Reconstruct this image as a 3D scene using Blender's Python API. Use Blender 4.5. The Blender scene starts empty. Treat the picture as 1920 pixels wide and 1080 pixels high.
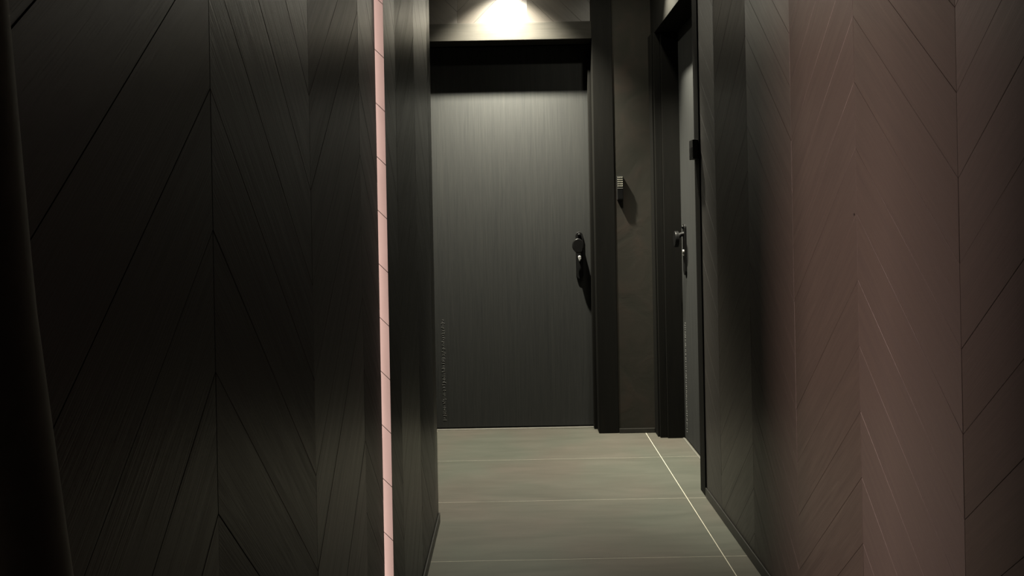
import bpy, bmesh, math, random
from mathutils import Vector
random.seed(11)
C = bpy.context.scene.collection
S = bpy.context.scene
PI = math.pi

# ------------------------------------------------------------ camera, view, world
H = 1.275                                   # camera height above the tiles
cam_d = bpy.data.cameras.new('camera'); cam = bpy.data.objects.new('camera', cam_d); C.objects.link(cam)
cam_d.sensor_width = 36.0; cam_d.lens = 26.53
cam_d.shift_y = -124/1920
cam_d.clip_start = 0.02
cam.location = (0, 0, H)
cam.rotation_euler = (PI/2, math.radians(1.1), 0)
S.camera = cam
S.view_settings.view_transform = 'Standard'
S.view_settings.look = 'None'
S.view_settings.gamma = 1.0
S.view_settings.use_curve_mapping = False
S.view_settings.exposure = 0.0
w = bpy.data.worlds.new('world'); S.world = w; w.use_nodes = True
w.node_tree.nodes['Background'].inputs['Color'].default_value = (0, 0, 0, 1)
w.node_tree.nodes['Background'].inputs['Strength'].default_value = 0.0

# pink linear LED recessed in the vertical slot of the left wall (its lens is built with the wall)
LED_STRENGTH = 150.0
LED_COLOR = (1.0, 0.66, 0.57)

# ceiling spots
CEIL = 2.775
# x, y, watts, cone, lens strength, tilt towards (dx, dy)
SPOTS = [(-0.02, 4.305, 680.0, 104, 13, (0, 0.17)), (0.665, 3.93, 420.0, 62, 7, (0.28, 0))]

# ------------------------------------------------------------ materials
def nt(name):
    m = bpy.data.materials.new(name); m.use_nodes = True
    t = m.node_tree; return m, t, t.nodes['Principled BSDF']

def ramp(t, fac, stops):
    r = t.nodes.new('ShaderNodeValToRGB'); e = r.color_ramp.elements
    while len(e) < len(stops): e.new(0.5)
    for k, (p, c) in enumerate(stops):
        e[k].position = p; e[k].color = (*c, 1)
    t.links.new(fac, r.inputs['Fac']); return r

def wood(name, dark, light, rough, aniso=0.45, bump=0.25, spec=0.5, scale=(2.2, 34, 1), rot=0.25):
    """stained oak; the UV map 'grain' has u along the fibres in metres"""
    m, t, b = nt(name)
    uv = t.nodes.new('ShaderNodeUVMap'); uv.uv_map = 'grain'
    mp = t.nodes.new('ShaderNodeMapping'); mp.inputs['Scale'].default_value = scale
    t.links.new(uv.outputs['UV'], mp.inputs['Vector'])
    n1 = t.nodes.new('ShaderNodeTexNoise'); n1.inputs['Scale'].default_value = 1.0
    n1.inputs['Detail'].default_value = 5; n1.inputs['Distortion'].default_value = 1.6
    t.links.new(mp.outputs['Vector'], n1.inputs['Vector'])
    mp2 = t.nodes.new('ShaderNodeMapping'); mp2.inputs['Scale'].default_value = (9, 420, 1)
    t.links.new(uv.outputs['UV'], mp2.inputs['Vector'])
    n2 = t.nodes.new('ShaderNodeTexNoise'); n2.inputs['Scale'].default_value = 1.0; n2.inputs['Detail'].default_value = 3
    t.links.new(mp2.outputs['Vector'], n2.inputs['Vector'])
    mx = t.nodes.new('ShaderNodeMath'); mx.operation = 'MULTIPLY_ADD'; mx.inputs[1].default_value = 0.45
    t.links.new(n2.outputs['Fac'], mx.inputs[0])
    hs = t.nodes.new('ShaderNodeMath'); hs.operation = 'MULTIPLY'; hs.inputs[1].default_value = 0.6
    t.links.new(n1.outputs['Fac'], hs.inputs[0]); t.links.new(hs.outputs[0], mx.inputs[2])
    r = ramp(t, mx.outputs[0], [(0.33, dark), (0.68, light)])
    t.links.new(r.outputs['Color'], b.inputs['Base Color'])
    b.inputs['Roughness'].default_value = rough
    rr = t.nodes.new('ShaderNodeMapRange'); rr.inputs['To Min'].default_value = rough+0.14; rr.inputs['To Max'].default_value = rough-0.12
    t.links.new(mx.outputs[0], rr.inputs['Value']); t.links.new(rr.outputs[0], b.inputs['Roughness'])
    b.inputs['Specular IOR Level'].default_value = spec
    b.inputs['Anisotropic'].default_value = aniso; b.inputs['Anisotropic Rotation'].default_value = rot
    tg = t.nodes.new('ShaderNodeTangent'); tg.direction_type = 'UV_MAP'; tg.uv_map = 'grain'
    t.links.new(tg.outputs[0], b.inputs['Tangent'])
    bp = t.nodes.new('ShaderNodeBump'); bp.inputs['Strength'].default_value = bump; bp.inputs['Distance'].default_value = 0.0006
    t.links.new(mx.outputs[0], bp.inputs['Height']); t.links.new(bp.outputs[0], b.inputs['Normal'])
    return m

def plain(name, col, rough, metal=0.0, spec=0.5, noise=0.0):
    m, t, b = nt(name)
    b.inputs['Roughness'].default_value = rough; b.inputs['Metallic'].default_value = metal
    b.inputs['Specular IOR Level'].default_value = spec
    tc = t.nodes.new('ShaderNodeTexCoord'); n = t.nodes.new('ShaderNodeTexNoise'); n.inputs['Scale'].default_value = 35
    n.inputs['Detail'].default_value = 4
    t.links.new(tc.outputs['Object'], n.inputs['Vector'])
    k = 0.12 + noise
    r = ramp(t, n.outputs['Fac'], [(0.3, tuple(c*(1-k) for c in col)), (0.7, tuple(min(1, c*(1+k)) for c in col))])
    t.links.new(r.outputs['Color'], b.inputs['Base Color'])
    return m

M = {}
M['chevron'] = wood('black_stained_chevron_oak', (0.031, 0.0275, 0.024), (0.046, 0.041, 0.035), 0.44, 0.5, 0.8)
M['chevron_left_shade'] = wood('black_stained_chevron_oak_shaded', (0.007, 0.0065, 0.005), (0.014, 0.0125, 0.0095), 0.38, 0.5, 1.0, 0.42, rot=0.0)  # same oak as the right wall; the left wall's shade is in its colour
M['door'] = wood('black_oak_door_veneer', (0.029, 0.030, 0.030), (0.040, 0.041, 0.039), 0.70, 0.0, 0.4, 0.08, (1.6, 60, 1))
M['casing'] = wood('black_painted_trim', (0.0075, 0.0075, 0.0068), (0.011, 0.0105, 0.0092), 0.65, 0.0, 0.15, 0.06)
M['head'] = wood('black_brown_head_board', (0.022, 0.021, 0.018), (0.032, 0.030, 0.026), 0.7, 0.0, 0.2, 0.06)
M['groove'] = plain('dark_groove_backing', (0.006, 0.005, 0.004), 0.8)
M['black'] = plain('satin_black_metal', (0.006, 0.006, 0.006), 0.36, 0.0, 0.2)
M['plate'] = plain('matt_black_metal', (0.007, 0.007, 0.007), 0.42, 0.0, 0.2)
M['chrome'] = plain('polished_steel', (0.80, 0.80, 0.78), 0.30, 0.45)
M['button'] = plain('grey_key_caps', (0.45, 0.44, 0.37), 0.4, 0.3)
M['dkplastic'] = plain('black_plastic', (0.010, 0.010, 0.010), 0.4)
M['grey'] = plain('brushed_grey_strip', (0.25, 0.25, 0.23), 0.4, 0.6)
M['ceiling'] = plain('black_ceiling_paint', (0.010, 0.010, 0.010), 0.8)
M['threshold'] = plain('pale_threshold_metal', (0.16, 0.155, 0.135), 0.45, 0.2)
M['cloth'] = plain('grey_streak_cloth', (0.22, 0.23, 0.20), 0.7, 0.0, 0.3)  # grey chosen so the made-up fold shows a streak of light
M['pale_mark'] = plain('pale_grey_marks', (0.22, 0.22, 0.21), 0.5, 0.0)
M['white'] = plain('white_lamp_ring', (0.5, 0.5, 0.5), 0.5)
M['base_edge'] = plain('black_skirting', (0.020, 0.019, 0.016), 0.45)
M['grout'] = plain('pale_grout', (0.52, 0.49, 0.40), 0.8)

# slot cheek: dark stained wood that the LED lights pink
m, t, b = nt('stained_slot_cheek')
tc = t.nodes.new('ShaderNodeTexCoord'); mp = t.nodes.new('ShaderNodeMapping'); mp.inputs['Scale'].default_value = (30, 30, 5)
mp.inputs['Rotation'].default_value = (0, math.radians(40), 0)
t.links.new(tc.outputs['Object'], mp.inputs['Vector'])
n = t.nodes.new('ShaderNodeTexNoise'); n.inputs['Scale'].default_value = 1.5; n.inputs['Detail'].default_value = 4
t.links.new(mp.outputs['Vector'], n.inputs['Vector'])
r = ramp(t, n.outputs['Fac'], [(0.3, (0.028, 0.0265, 0.025)), (0.7, (0.035, 0.0335, 0.032))])
t.links.new(r.outputs['Color'], b.inputs['Base Color']); b.inputs['Roughness'].default_value = 0.55
M['pink'] = m

# plaster on the far wall: dark brown mineral finish
m, t, b = nt('dark_brown_mineral_plaster')
tc = t.nodes.new('ShaderNodeTexCoord')
n = t.nodes.new('ShaderNodeTexNoise'); n.inputs['Scale'].default_value = 5; n.inputs['Detail'].default_value = 9; n.inputs['Distortion'].default_value = 1.2
t.links.new(tc.outputs['Object'], n.inputs['Vector'])
r = ramp(t, n.outputs['Fac'], [(0.3, (0.022, 0.022, 0.017)), (0.55, (0.028, 0.025, 0.020)), (0.75, (0.036, 0.028, 0.022))])
t.links.new(r.outputs['Color'], b.inputs['Base Color']); b.inputs['Roughness'].default_value = 0.8; b.inputs['Specular IOR Level'].default_value = 0.2
bp = t.nodes.new('ShaderNodeBump'); bp.inputs['Strength'].default_value = 0.6; bp.inputs['Distance'].default_value = 0.003
t.links.new(n.outputs['Fac'], bp.inputs['Height']); t.links.new(bp.outputs[0], b.inputs['Normal'])
M['plaster'] = m

# floor tile : grey olive porcelain with soft streaks
m, t, b = nt('grey_olive_porcelain_tile')
tc = t.nodes.new('ShaderNodeTexCoord')
mp = t.nodes.new('ShaderNodeMapping'); mp.inputs['Scale'].default_value = (1.3, 6.5, 1)
t.links.new(tc.outputs['Object'], mp.inputs['Vector'])
n = t.nodes.new('ShaderNodeTexNoise'); n.inputs['Scale'].default_value = 2.2; n.inputs['Detail'].default_value = 8; n.inputs['Roughness'].default_value = 0.6
n.inputs['Distortion'].default_value = 0.5
t.links.new(mp.outputs['Vector'], n.inputs['Vector'])
n3 = t.nodes.new('ShaderNodeTexNoise'); n3.inputs['Scale'].default_value = 2.0
t.links.new(tc.outputs['Object'], n3.inputs['Vector'])
r = ramp(t, n.outputs['Fac'], [(0.32, (0.068, 0.067, 0.055)), (0.68, (0.090, 0.086, 0.072))])
r3 = ramp(t, n3.outputs['Fac'], [(0.35, (0.95, 1.02, 0.98)), (0.65, (1.06, 0.98, 0.96))])
mm = t.nodes.new('ShaderNodeMix'); mm.data_type = 'RGBA'; mm.blend_type = 'MULTIPLY'; mm.inputs[0].default_value = 1
t.links.new(r.outputs['Color'], mm.inputs[6]); t.links.new(r3.outputs['Color'], mm.inputs[7])
t.links.new(mm.outputs[2], b.inputs['Base Color'])
b.inputs['Roughness'].default_value = 0.55; b.inputs['Specular IOR Level'].default_value = 0.3
bp = t.nodes.new('ShaderNodeBump'); bp.inputs['Strength'].default_value = 0.15; bp.inputs['Distance'].default_value = 0.001
t.links.new(n.outputs['Fac'], bp.inputs['Height']); t.links.new(bp.outputs[0], b.inputs['Normal'])
M['tile'] = m

def emis(name, col, s):
    m, t, b = nt(name)
    b.inputs['Emission Color'].default_value = (*col, 1); b.inputs['Emission Strength'].default_value = s
    return m

# ------------------------------------------------------------ mesh helpers
def link(name, bm, mat, parent=None, smooth=False, kind=None, label=None, cat=None):
    me = bpy.data.meshes.new(name)
    bmesh.ops.recalc_face_normals(bm, faces=bm.faces)
    bm.to_mesh(me); bm.free()
    for mt in (mat if isinstance(mat, (list, tuple)) else [mat]): me.materials.append(mt)
    if smooth:
        for p in me.polygons: p.use_smooth = True
    o = bpy.data.objects.new(name, me); C.objects.link(o)
    if parent: o.parent = parent
    if kind: o['kind'] = kind
    if label: o['label'] = label
    if cat: o['category'] = cat
    return o

def thing(name, loc, label, cat=None, kind=None, rz=0):
    o = bpy.data.objects.new(name, None); C.objects.link(o); o.location = loc; o.rotation_euler = (0, 0, rz)
    o['label'] = label
    if cat: o['category'] = cat
    if kind: o['kind'] = kind
    return o

def grain_uv(bm, f, axis, off):
    """u follows the given world axis (the fibre), v runs across it"""
    uv = bm.loops.layers.uv.get('grain') or bm.loops.layers.uv.new('grain')
    ax = Vector(axis).normalized(); nrm = f.normal
    if abs(nrm.dot(ax)) > 0.95: ax = Vector((0, 0, 1)) if abs(nrm.z) < 0.9 else Vector((1, 0, 0))
    cr = nrm.cross(ax).normalized()
    for l in f.loops:
        l[uv].uv = (l.vert.co.dot(ax)+off[0], l.vert.co.dot(cr)+off[1])

def box(bm, lo, hi, bev=0.0, axis=(0, 0, 1), mi=0, off=None):
    off = off or (random.uniform(0, 40), random.uniform(0, 40))
    b2 = bmesh.new()
    vs = [b2.verts.new((x, y, z)) for z in (lo[2], hi[2]) for y in (lo[1], hi[1]) for x in (lo[0], hi[0])]
    for q in ((0, 2, 3, 1), (4, 5, 7, 6), (0, 1, 5, 4), (2, 6, 7, 3), (0, 4, 6, 2), (1, 3, 7, 5)):
        b2.faces.new([vs[i] for i in q])
    if bev > 0:
        bmesh.ops.bevel(b2, geom=list(b2.edges), offset=bev, segments=2, profile=0.6, affect='EDGES')
    b2.normal_update()
    tmp = bpy.data.meshes.new('t'); 
    b2.loops.layers.uv.new('grain')
    for f in b2.faces:
        grain_uv(b2, f, axis, off); f.material_index = mi
    b2.to_mesh(tmp); b2.free(); bm.from_mesh(tmp); bpy.data.meshes.remove(tmp)

def clip(poly, a, b_, c):
    """keep a*x+b*y<=c"""
    out = []
    for i in range(len(poly)):
        p, q = poly[i], poly[(i+1) % len(poly)]
        dp = a*p[0]+b_*p[1]-c; dq = a*q[0]+b_*q[1]-c
        if dp <= 0: out.append(p)
        if (dp < 0 < dq) or (dq < 0 < dp):
            k = dp/(dp-dq); out.append((p[0]+k*(q[0]-p[0]), p[1]+k*(q[1]-p[1])))
    return out

def inset(poly, d):
    n = len(poly); cx = sum(p[0] for p in poly)/n; cy = sum(p[1] for p in poly)/n
    res = poly
    ar = sum(poly[i][0]*poly[(i+1) % n][1]-poly[(i+1) % n][0]*poly[i][1] for i in range(n))
    if ar < 0: poly = poly[::-1]
    lines = []
    for i in range(n):
        p, q = poly[i], poly[(i+1) % n]
        ex, ey = q[0]-p[0], q[1]-p[1]; L = math.hypot(ex, ey)
        if L < 1e-6: continue
        nx, ny = ey/L, -ex/L                                  # outward
        lines.append((nx, ny, nx*p[0]+ny*p[1]-d))
    out = [(cx-9, cy-9), (cx+9, cy-9), (cx+9, cy+9), (cx-9, cy+9)]
    for l in lines:
        out = clip(out, *l)
        if len(out) < 3: return []
    return out

def chevron(name, P, nrm, udir, u0, u1, z0, z1, seams, v_first, zphase, pitch, thick, kind='structure', gap=0.0003, rnd=0.0002, parent=None, mat='chevron'):
    """wall face of 45 degree chevron boards. P: point(u,z,d) -> world; seams ascending u; v_first: boards meet in a V at seams[0]"""
    bm = bmesh.new(); uvl = bm.loops.layers.uv.new('grain')
    N = Vector(nrm)
    # backing slab
    b_lo = P(u0, z0, -thick); b_hi = P(u1, z1, -0.004)
    lo = [min(b_lo[i], b_hi[i]) for i in range(3)]; hi = [max(b_lo[i], b_hi[i]) for i in range(3)]
    box(bm, lo, hi, 0, mi=1)
    W_ = seams[1]-seams[0]
    for ci in range(len(seams)-1):
        a_, b_ = seams[ci], seams[ci+1]
        v_here = v_first if ci % 2 == 0 else not v_first     # V at the left seam -> rises with u
        s = 1 if v_here else -1
        # V-phase: at V seams z == zphase (mod pitch)
        uV = a_ if v_here else b_
        k0 = int(math.floor((z0-zphase-1.0)/pitch))
        k1 = int(math.ceil((z1-zphase+1.0)/pitch))
        for k in range(k0, k1):
            zb = zphase+k*pitch
            f = lambda u, zb=zb, s=s, uV=uV: zb + s*(u-uV)
            poly = [(a_, f(a_)), (b_, f(b_)), (b_, f(b_)+pitch), (a_, f(a_)+pitch)]
            for cl in ((-1, 0, -u0), (1, 0, u1), (0, -1, -z0), (0, 1, z1)):
                poly = clip(poly, *cl)
                if len(poly) < 3: break
            if len(poly) < 3: continue
            p1 = inset(poly, gap); 
            if len(p1) < 3: continue
            p2 = inset(p1, 0.0006)
            if len(p2) != len(p1): continue
            # align start vertex
            st = min(range(len(p2)), key=lambda i: (p2[i][0]-p1[0][0])**2+(p2[i][1]-p1[0][1])**2)
            p2 = p2[st:]+p2[:st]
            d = random.uniform(-rnd, rnd)
            tx, tz = random.uniform(-1, 1)*0.0006, random.uniform(-1, 1)*0.0006
            cu = sum(p[0] for p in p2)/len(p2); cz = sum(p[1] for p in p2)/len(p2)
            dd = lambda p: d+tx*(p[0]-cu)+tz*(p[1]-cz)
            A = [bm.verts.new(P(p[0], p[1], -0.0038)) for p in p1]
            B = [bm.verts.new(P(p[0], p[1], dd(p)-0.0006)) for p in p1]
            D = [bm.verts.new(P(p[0], p[1], dd(p))) for p in p2]
            fs = [bm.faces.new(D)]
            n_ = len(A)
            for i in range(n_):
                j = (i+1) % n_
                fs.append(bm.faces.new((A[i], A[j], B[j], B[i])))
                fs.append(bm.faces.new((B[i], B[j], D[j], D[i])))
            fs.append(bm.faces.new(A[::-1]))
            ax = Vector(P(1, s, 0))-Vector(P(0, 0, 0))
            off = (random.uniform(0, 60), random.uniform(0, 60))
            bm.normal_update()
            for ff in fs: grain_uv(bm, ff, ax, off)
    return link(name, bm, [M[mat], M['groove']], parent, kind=kind)

def seq(first, step, n): return [first+step*k for k in range(n)]

def tube(bm, pts, rad, seg=12, mi=0):
    rings = []
    for i, p in enumerate(pts):
        p = Vector(p); q = Vector(pts[min(i+1, len(pts)-1)]); o = Vector(pts[max(i-1, 0)])
        d = (q-o).normalized(); u = d.orthogonal().normalized() if abs(d.z) > .9 else d.cross(Vector((0, 0, 1))).normalized()
        v = d.cross(u)
        rr = rad[i] if isinstance(rad, (list, tuple)) else rad
        rings.append([bm.verts.new(p+(u*math.cos(2*PI*k/seg)+v*math.sin(2*PI*k/seg))*rr) for k in range(seg)])
    for a_, b_ in zip(rings, rings[1:]):
        for k in range(seg):
            bm.faces.new((a_[k], a_[(k+1) % seg], b_[(k+1) % seg], b_[k])).material_index = mi
    bm.faces.new(rings[0]).material_index = mi; bm.faces.new(rings[-1]).material_index = mi

# ------------------------------------------------------------ room shell
XL, XLn = -0.337, -0.350          # left wall: far panel, near panel (set back)
YS = 2.034                        # where the far panel starts
YN = 1.973                        # where the near panel ends; between them the light slot
YC = 3.22                         # far corner of the left wall
XR = 0.868                        # right wall
YR = 3.455                         # right wall ends, casing of the side door begins
XA = 0.850                        # wall over the side door
YE = 4.532                        # end wall
LINT = H+1.087                    # underside of both door heads

# floor: individual tiles as one surface (tiles are surface pattern)
bm = bmesh.new()
box(bm, (-2.0, -3.0, -0.06), (1.6, 5.2, -0.0004), mi=1)
xs = [0.775+1.26*k for k in range(-3, 2)]; ys = [2.845+0.6*k for k in range(-10, 5)]
for i in range(len(xs)-1):
    for j in range(len(ys)-1):
        g = 0.0016
        x0, x1, y0, y1 = max(xs[i], -2)+g, min(xs[i+1], 1.6)-g, ys[j]+g*.6, ys[j+1]-g*.6
        if x1 <= x0: continue
        box(bm, (x0, y0, -0.01), (x1, y1, 0.0), 0.0003)
link('floor', bm, [M['tile'], M['grout']], kind='structure')

bm = bmesh.new(); box(bm, (-2.0, -3.0, CEIL), (1.6, 5.2, CEIL+0.08)); link('ceiling', bm, M['ceiling'], kind='structure')

# left wall, near panelling (u = y, normal +X)
PL = lambda x: (lambda u, z, d: (x+d, u, z))
chevron('wall_left', PL(XLn), (1, 0, 0), (0, 1, 0), -1.9, YN, 0.0, CEIL, seq(1.317-0.434*8, 0.434, 12), True, H+0.061, 0.166, 0.16, mat='chevron_left_shade', gap=0.00018)
# far panelling, on the other side of the slot
chevron('wall_left_far', PL(XL), (1, 0, 0), (0, 1, 0), YS+0.004, YC, 0.0, CEIL, seq(1.366, 0.434, 6), True, H+0.061, 0.166, 0.173, mat='chevron_left_shade')
# the slot's far cheek, clad in short boards with diagonal joints; it faces the camera
bm = bmesh.new(); pt = 0.1446; x0 = -0.438; z = -0.14+H-round(H/pt)*pt
z = -0.30
while z < CEIL:
    wdt = XL-x0
    q = [(x0, z+wdt), (XL, z), (XL, z+pt-0.0022), (x0, z+wdt+pt-0.0022)]
    q = clip(clip(q, 0, -1, 0.0), 0, 1, CEIL)
    if len(q) >= 3:
        q2 = inset(q, 0.0008) 
        fr = [bm.verts.new((p[0], YS, p[1])) for p in q]; bk = [bm.verts.new((p[0], YS+0.0036, p[1])) for p in q]
        bm.faces.new(fr); bm.faces.new(bk[::-1])
        for i in range(len(q)):
            j = (i+1) % len(q); bm.faces.new((fr[i], bk[i], bk[j], fr[j]))
    z += pt
link('trim_1', bm, M['pink'], kind='structure', label='bright pink-lit upright strip with diagonal joints in the left wall')
bm = bmesh.new(); box(bm, (-0.50, YN-0.01, 0), (-0.439, YS+0.02, CEIL)); link('trim_12', bm, M['groove'], kind='structure')
led = thing('led_light_bar', (-0.439, (YN+YS)/2, 0), 'upright pink light bar recessed in the slot of the left wall', 'led light')
bm = bmesh.new(); box(bm, (0.0, -0.020, 0.02), (0.010, 0.020, CEIL-0.02), 0.001); link('channel', bm, M['grey'], led)
bm = bmesh.new(); bm.faces.new([bm.verts.new(v) for v in ((0.0105, -0.017, 0.03), (0.0105, 0.017, 0.03), (0.0105, 0.017, CEIL-0.03), (0.0105, -0.017, CEIL-0.03))])
link('diffuser', bm, emis('pink_led', LED_COLOR, LED_STRENGTH), led)
# return of the left wall into the side passage, dark wall beyond
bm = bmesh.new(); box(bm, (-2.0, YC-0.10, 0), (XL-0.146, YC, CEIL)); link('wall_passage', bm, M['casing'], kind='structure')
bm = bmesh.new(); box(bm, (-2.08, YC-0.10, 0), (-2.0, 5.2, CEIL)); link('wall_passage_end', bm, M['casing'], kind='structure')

# right wall
PR = lambda x: (lambda u, z, d: (x-d, u, z))
chevron('wall_right', PR(XR), (-1, 0, 0), (0, 1, 0), -1.9, YR, 0.0, CEIL, seq(1.466-0.434*8, 0.434, 14), True, H+0.068, 0.166, 0.12)
# over the side door
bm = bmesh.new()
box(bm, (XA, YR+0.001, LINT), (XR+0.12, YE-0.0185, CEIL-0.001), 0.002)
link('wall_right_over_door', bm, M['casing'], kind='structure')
bm = bmesh.new()
box(bm, (1.03, YR, 0), (1.12, YE+0.1, CEIL)); link('wall_right_far', bm, M['casing'], kind='structure')

# end wall: chevron panelling above the door head, plaster to the right
PE = lambda u, z, d: (u, YE-d, z)
HEADT = H+1.192
chevron('wall_end', PE, (0, -1, 0), (1, 0, 0), -2.0, 0.496, HEADT-0.01, CEIL, seq(-0.305-0.42*5, 0.42, 9), False, H+1.10, 0.166, 0.2)
bm = bmesh.new(); box(bm, (0.618, YE-0.018, 0), (1.03, YE+0.2, CEIL))
link('wall_end_right', bm, M['plaster'], kind='structure')
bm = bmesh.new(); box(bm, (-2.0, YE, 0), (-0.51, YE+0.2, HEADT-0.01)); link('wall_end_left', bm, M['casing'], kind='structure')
# unseen partition behind the camera, added to block light; rear wall beyond
bm = bmesh.new(); box(bm, (0.17, -0.42, 0), (XR-0.002, -0.32, CEIL-0.002), 0.003); link('light_blocker', bm, M['casing'], kind='structure')
bm = bmesh.new(); box(bm, (-2.0, -2.1, 0), (1.6, -1.95, CEIL)); link('wall_rear', bm, M['casing'], kind='structure')

# skirtings
def skirting(name, lo, hi, lab=None):
    bm = bmesh.new(); box(bm, lo, hi, 0.0025, axis=(0, 1, 0)); return link(name, bm, M['base_edge'], kind='structure', label=lab)
skirting('baseboard_left', (XL+0.0005, YS+0.02, 0), (XL+0.007, YC-0.001, 0.042))
skirting('baseboard_right', (XR-0.007, -0.3, 0), (XR-0.0005, YR-0.001, 0.042))
skirting('baseboard_end', (0.618, YE-0.028, 0), (0.831, YE-0.0185, 0.028))

# ------------------------------------------------------------ end door
DX0, DX1 = -0.497, 0.497
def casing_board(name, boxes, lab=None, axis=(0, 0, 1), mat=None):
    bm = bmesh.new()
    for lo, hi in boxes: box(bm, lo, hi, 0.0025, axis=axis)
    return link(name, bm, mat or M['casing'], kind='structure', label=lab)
casing_board('trim_2', [((DX0-0.12, YE-0.022, LINT), (0.4965, YE+0.12, HEADT))], 'dark head board over the end door, lit white at its middle', (1, 0, 0), M['head'])
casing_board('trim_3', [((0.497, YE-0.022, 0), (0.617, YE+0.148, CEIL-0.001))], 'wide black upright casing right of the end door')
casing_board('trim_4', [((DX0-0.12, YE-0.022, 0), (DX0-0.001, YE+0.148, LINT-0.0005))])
casing_board('trim_5', [((0.479, YE+0.075, 0), (0.4965, YE+0.120, LINT-0.075))], 'narrow door stop on the right jamb of the end door')

door = thing('door_1', (0, 4.672, 0), 'black oak veneer door at the end of the corridor', kind='structure')
bm = bmesh.new(); box(bm, (DX0+0.002, 0, 0.008), (0.4955, 0.045, LINT-0.002), 0.002, axis=(0, 0, 1))
link('leaf', bm, M['door'], door)

def ngon_prism(bm, prof, y0, y1, bev=0.0):
    fr = [bm.verts.new((x, y0, z)) for x, z in prof]; bk = [bm.verts.new((x, y1, z)) for x, z in prof]
    n_ = len(prof); top = bm.faces.new(fr); bm.faces.new(bk[::-1])
    for i in range(n_):
        j = (i+1) % n_; bm.faces.new((fr[i], bk[i], bk[j], fr[j]))
    if bev: bmesh.ops.bevel(bm, geom=list(top.edges), offset=bev, segments=3, profile=0.5, affect='EDGES')

def stadium(cx, z0, z1, hw, n=10):
    pts = []
    for k in range(n+1):
        a_ = PI*k/n; pts.append((cx+hw*math.cos(a_), z1-hw+hw*math.sin(a_)))
    for k in range(n+1):
        a_ = PI+PI*k/n; pts.append((cx+hw*math.cos(a_), z0+hw+hw*math.sin(a_)))
    return pts

def hardware(parent, px, pz, dx, s=1):
    """security plate with offset knob and key cylinder; local -Y points out of the door"""
    bm = bmesh.new(); ngon_prism(bm, stadium(px, pz-0.235, pz+0.055, 0.0225), -0.012, 0.0, 0.003)
    pl = link('lock_plate', bm, M['plate'], parent, label='long black rounded lock plate')
    # knob : tear-drop plan, flat face, on a short neck
    bm = bmesh.new()
    tube(bm, [(px, -0.011, pz-0.002), (px, -0.030, pz-0.006), (px-0.004*s, -0.048, pz-0.020)], [0.015, 0.012, 0.014], 16)
    prof = []
    for k in range(28):
        a_ = 2*PI*k/28
        rx, rz = 0.036, 0.046
        x = rx*math.cos(a_); zz_ = rz*math.sin(a_)
        if zz_ < 0: x *= (1-0.35*(zz_/-rz)**2)
        prof.append((px-0.012*s+x, pz-0.030+zz_))
    b3 = bmesh.new(); ngon_prism(b3, prof, -0.068, -0.046, 0.006)
    tmp = bpy.data.meshes.new('t'); b3.to_mesh(tmp); b3.free(); bm.from_mesh(tmp); bpy.data.meshes.remove(tmp)
    link('door_knob', bm, M['black'], parent, smooth=False, label='flat teardrop black knob')
    bm = bmesh.new(); tube(bm, [(px, -0.0115, pz+0.037), (px, -0.0185, pz+0.037), (px, -0.0225, pz+0.037)], [0.010, 0.010, 0.005], 16)
    link('plate_screw', bm, M['black'], parent, smooth=True)
    # euro cylinder
    bm = bmesh.new(); prof = []
    zc = pz-0.100
    for k in range(13):
        a_ = -0.30*PI+1.6*PI*k/12; prof.append((px+0.009*math.cos(a_), zc+0.009*math.sin(a_)))
    prof += [(px-0.0045, zc-0.022), (px-0.002, zc-0.026), (px+0.002, zc-0.026), (px+0.0045, zc-0.022)]
    ngon_prism(bm, prof, -0.021, -0.0118, 0.003)
    cy = link('lock_cylinder', bm, M['chrome'], parent, label='bright steel key cylinder')
    bm = bmesh.new(); box(bm, (px-0.0016, -0.0215, zc-0.012), (px+0.0016, -0.0205, zc+0.005)); link('keyhole', bm, M['groove'], cy)

hardware(door, 0.413, H-0.125, 0)

def mark_row(parent, x0, z0, z1, seed):  # vertical row of short raised pale dashes
    rnd = random.Random(seed); bm = bmesh.new(); z = z1
    while z > z0:
        hw = rnd.uniform(0.003, 0.011); cx = x0+rnd.uniform(-0.003, 0.003)
        h = rnd.uniform(0.0008, 0.0022); up = rnd.uniform(-0.002, 0.002)
        pts = [(cx-hw, z+up), (cx-hw*.4, z+h+up*.4), (cx+hw*.4, z+h), (cx+hw, z)]
        fr = [bm.verts.new((p[0], -0.0012, p[1])) for p in pts]+[bm.verts.new((p[0], -0.0012, p[1]-h)) for p in pts[::-1]]
        bk = [bm.verts.new((v.co.x, 0.0003, v.co.z)) for v in fr]
        bm.faces.new(fr)
        for i in range(8):
            j = (i+1) % 8; bm.faces.new((fr[i], bk[i], bk[j], fr[j]))
        z -= rnd.uniform(0.005, 0.016)
    link('pale_marks', bm, M['pale_mark'], parent, label='vertical row of tiny pale marks')
mark_row(door, -0.440, 0.05, 0.675, 3)

bm = bmesh.new(); box(bm, (DX0+0.001, 4.640, 0.0), (0.4965, 4.668, 0.003), 0.001); 
link('trim_6', bm, M['threshold'], kind='structure', label='thin pale threshold under the end door')

# ------------------------------------------------------------ side door on the right
YD0, YD1 = 3.545, 4.385
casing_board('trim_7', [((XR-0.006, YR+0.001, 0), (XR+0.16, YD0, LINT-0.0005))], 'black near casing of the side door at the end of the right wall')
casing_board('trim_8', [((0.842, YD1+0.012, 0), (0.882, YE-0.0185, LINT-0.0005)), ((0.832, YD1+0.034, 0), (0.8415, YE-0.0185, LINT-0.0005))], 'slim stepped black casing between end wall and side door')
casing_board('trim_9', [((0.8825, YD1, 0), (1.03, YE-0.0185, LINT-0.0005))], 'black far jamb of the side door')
door2 = thing('door_2', (0.982, 0, 0), 'black side door set deep in the right wall', kind='structure', rz=-PI/2)
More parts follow.
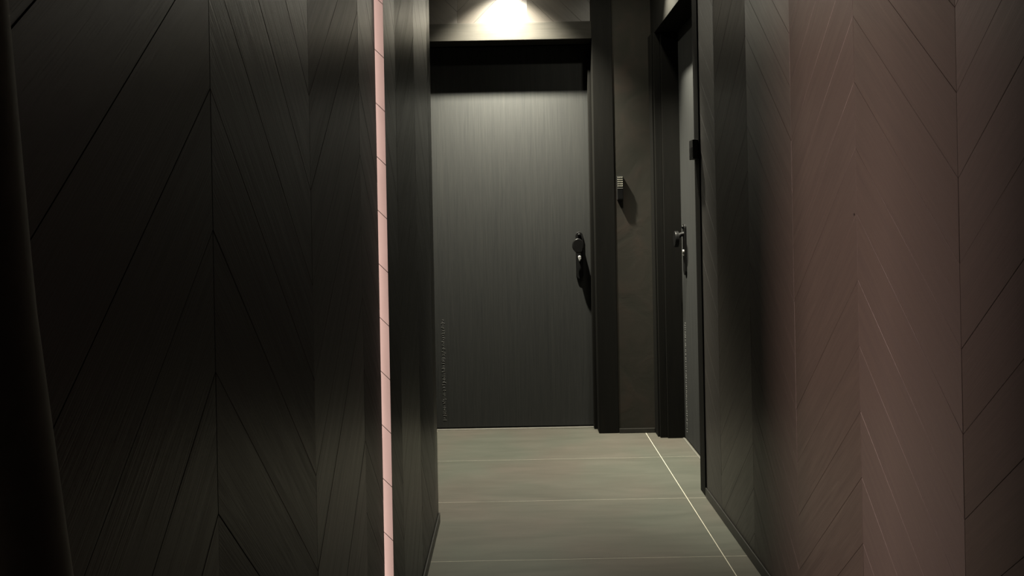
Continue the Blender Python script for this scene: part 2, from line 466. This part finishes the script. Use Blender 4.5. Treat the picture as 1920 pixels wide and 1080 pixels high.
# local frame: local x -> world -y, local -y -> world -x
bm = bmesh.new(); box(bm, (-(YD1-0.003), 0, 0.008), (-(YD0+0.001), 0.045, LINT-0.002), 0.002)
link('leaf', bm, M['door'], door2)
hardware(door2, -(YD1-0.110), H-0.085, 0, -1)
mark_row(door2, -(YD1-0.055), 0.05, 0.675, 5)
bm = bmesh.new(); box(bm, (0.969, YD0+0.001, 0.0), (0.979, YD1-0.001, 0.003), 0.001)
link('trim_10', bm, M['threshold'], kind='structure', label='thin pale threshold under the side door')

# ------------------------------------------------------------ keypad on the end wall
kp = thing('door_keypad', (0.648, YE-0.018, H+0.19), 'small keypad with pale buttons on the brown wall right of the end door', 'keypad')
bm = bmesh.new(); box(bm, (-0.019, -0.021, -0.072), (0.019, 0.0, 0.072), 0.003); link('housing', bm, M['dkplastic'], kp)
bm = bmesh.new()
box(bm, (-0.0165, -0.0232, -0.005), (0.0165, -0.0208, 0.000), 0.0008); link('divider_bar', bm, M['grey'], kp)
for r_ in range(5):
    for c_ in range(3):
        bm = bmesh.new()
        x = -0.0112+0.0112*c_; zc = 0.062-0.0128*r_
        box(bm, (x-0.0038, -0.0245, zc-0.0036), (x+0.0038, -0.0208, zc+0.0036), 0.0014)
        link('button', bm, M['button'], kp)
bm = bmesh.new(); box(bm, (-0.015, -0.0222, -0.066), (0.015, -0.0208, -0.010), 0.001); link('reader_window', bm, M['black'], kp)

# reader box on the near casing of the side door
rd = thing('access_reader', (XR-0.006, 3.50, H+0.318), 'little black box fixed to the casing where the right wall ends', 'door reader')
bm = bmesh.new(); box(bm, (-0.026, -0.035, -0.045), (0.0, 0.035, 0.045), 0.003); link('housing', bm, M['dkplastic'], rd)
bm = bmesh.new(); box(bm, (-0.0275, -0.026, -0.036), (-0.0262, 0.026, 0.010), 0.0005); link('front_panel', bm, M['black'], rd)

# ------------------------------------------------------------ small dark screw hole in the right wall panelling
bm = bmesh.new(); tube(bm, [(XR+0.001, 1.914, H+0.002), (XR-0.0012, 1.914, H+0.002)], 0.0032, 10)
link('trim_11', bm, M['groove'], kind='structure', label='tiny black plugged hole in the right wall')

# ------------------------------------------------------------ made-up cloth at far left, shaped to give a streak of light
bm = bmesh.new(); NZ, NU = 44, 60; grid = []
for i in range(NZ+1):
    z = 0.25+1.85*i/NZ; zr = z-H; row = []
    ridge = 0.544+(-0.048-zr)*(0.11 if zr > -0.048 else 0.185)
    ridge = min(ridge, 0.66)-0.016
    for j in range(NU+1):
        u = (j/NU)**0.6
        y = 0.24+(ridge+0.013-0.24)*u
        d_ = ridge+0.013-y                              # distance back from the hem
        bump = 0.017*math.sin(min(d_/0.026, 1)*PI/2) if d_ < 0.026 else 0.010+0.007*math.cos(min((d_-0.026)/0.05, 1)*PI)
        if d_ > 0.076: bump = 0.003+0.004*(1-math.cos((d_-0.076)*60))*0.5
        row.append(bm.verts.new((XLn+0.0035+bump, y, z)))
    grid.append(row)
for i in range(NZ):
    for j in range(NU): bm.faces.new((grid[i][j], grid[i][j+1], grid[i+1][j+1], grid[i+1][j]))
o = link('added_streak_cloth', bm, M['cloth'], smooth=True, label='made-up cloth at far left, its fold shaped to catch a faint streak of light', cat='cloth')
sm = o.modifiers.new('thick', 'SOLIDIFY'); sm.thickness = 0.0025; sm.offset = -1

# ------------------------------------------------------------ ceiling downlights
def downlight(x, y, power, cone, spill, tilt, lab):
    t_ = thing('ceiling_downlight', (x, y, CEIL), lab, 'ceiling light')
    t_['group'] = 'recessed ceiling downlights'
    bm = bmesh.new(); seg = 32
    rs = [(0.030, -0.001), (0.034, -0.006), (0.044, -0.006), (0.047, -0.0005)]
    rings = [[bm.verts.new((r_*math.cos(2*PI*k/seg), r_*math.sin(2*PI*k/seg), z)) for k in range(seg)] for r_, z in rs]
    for a_, b_ in zip(rings, rings[1:]):
        for k in range(seg): bm.faces.new((a_[k], a_[(k+1) % seg], b_[(k+1) % seg], b_[k]))
    link('ring', bm, M['white'], t_, smooth=True)
    bm = bmesh.new(); bm.faces.new([bm.verts.new((0.030*math.cos(2*PI*k/seg), 0.030*math.sin(2*PI*k/seg), -0.0015)) for k in range(seg)])
    link('lens', bm, emis('lamp_lens', (1.0, 0.95, 0.78), 55.0*spill), t_)
    l = bpy.data.lights.new('downlight_beam', 'SPOT'); l.energy = power; l.color = (1.0, 0.945, 0.78)
    l.spot_size = math.radians(cone); l.spot_blend = 1.0; l.shadow_soft_size = 0.018
    lo = bpy.data.objects.new('downlight_beam', l); C.objects.link(lo); lo.parent = t_; lo.location = (0, 0, -0.022)
    lo.rotation_euler = Vector((tilt[0], tilt[1], -1)).to_track_quat('-Z', 'Y').to_euler()
downlight(*SPOTS[0], 'round recessed ceiling downlight in front of the end door')
downlight(*SPOTS[1], 'round recessed ceiling downlight in front of the side door')
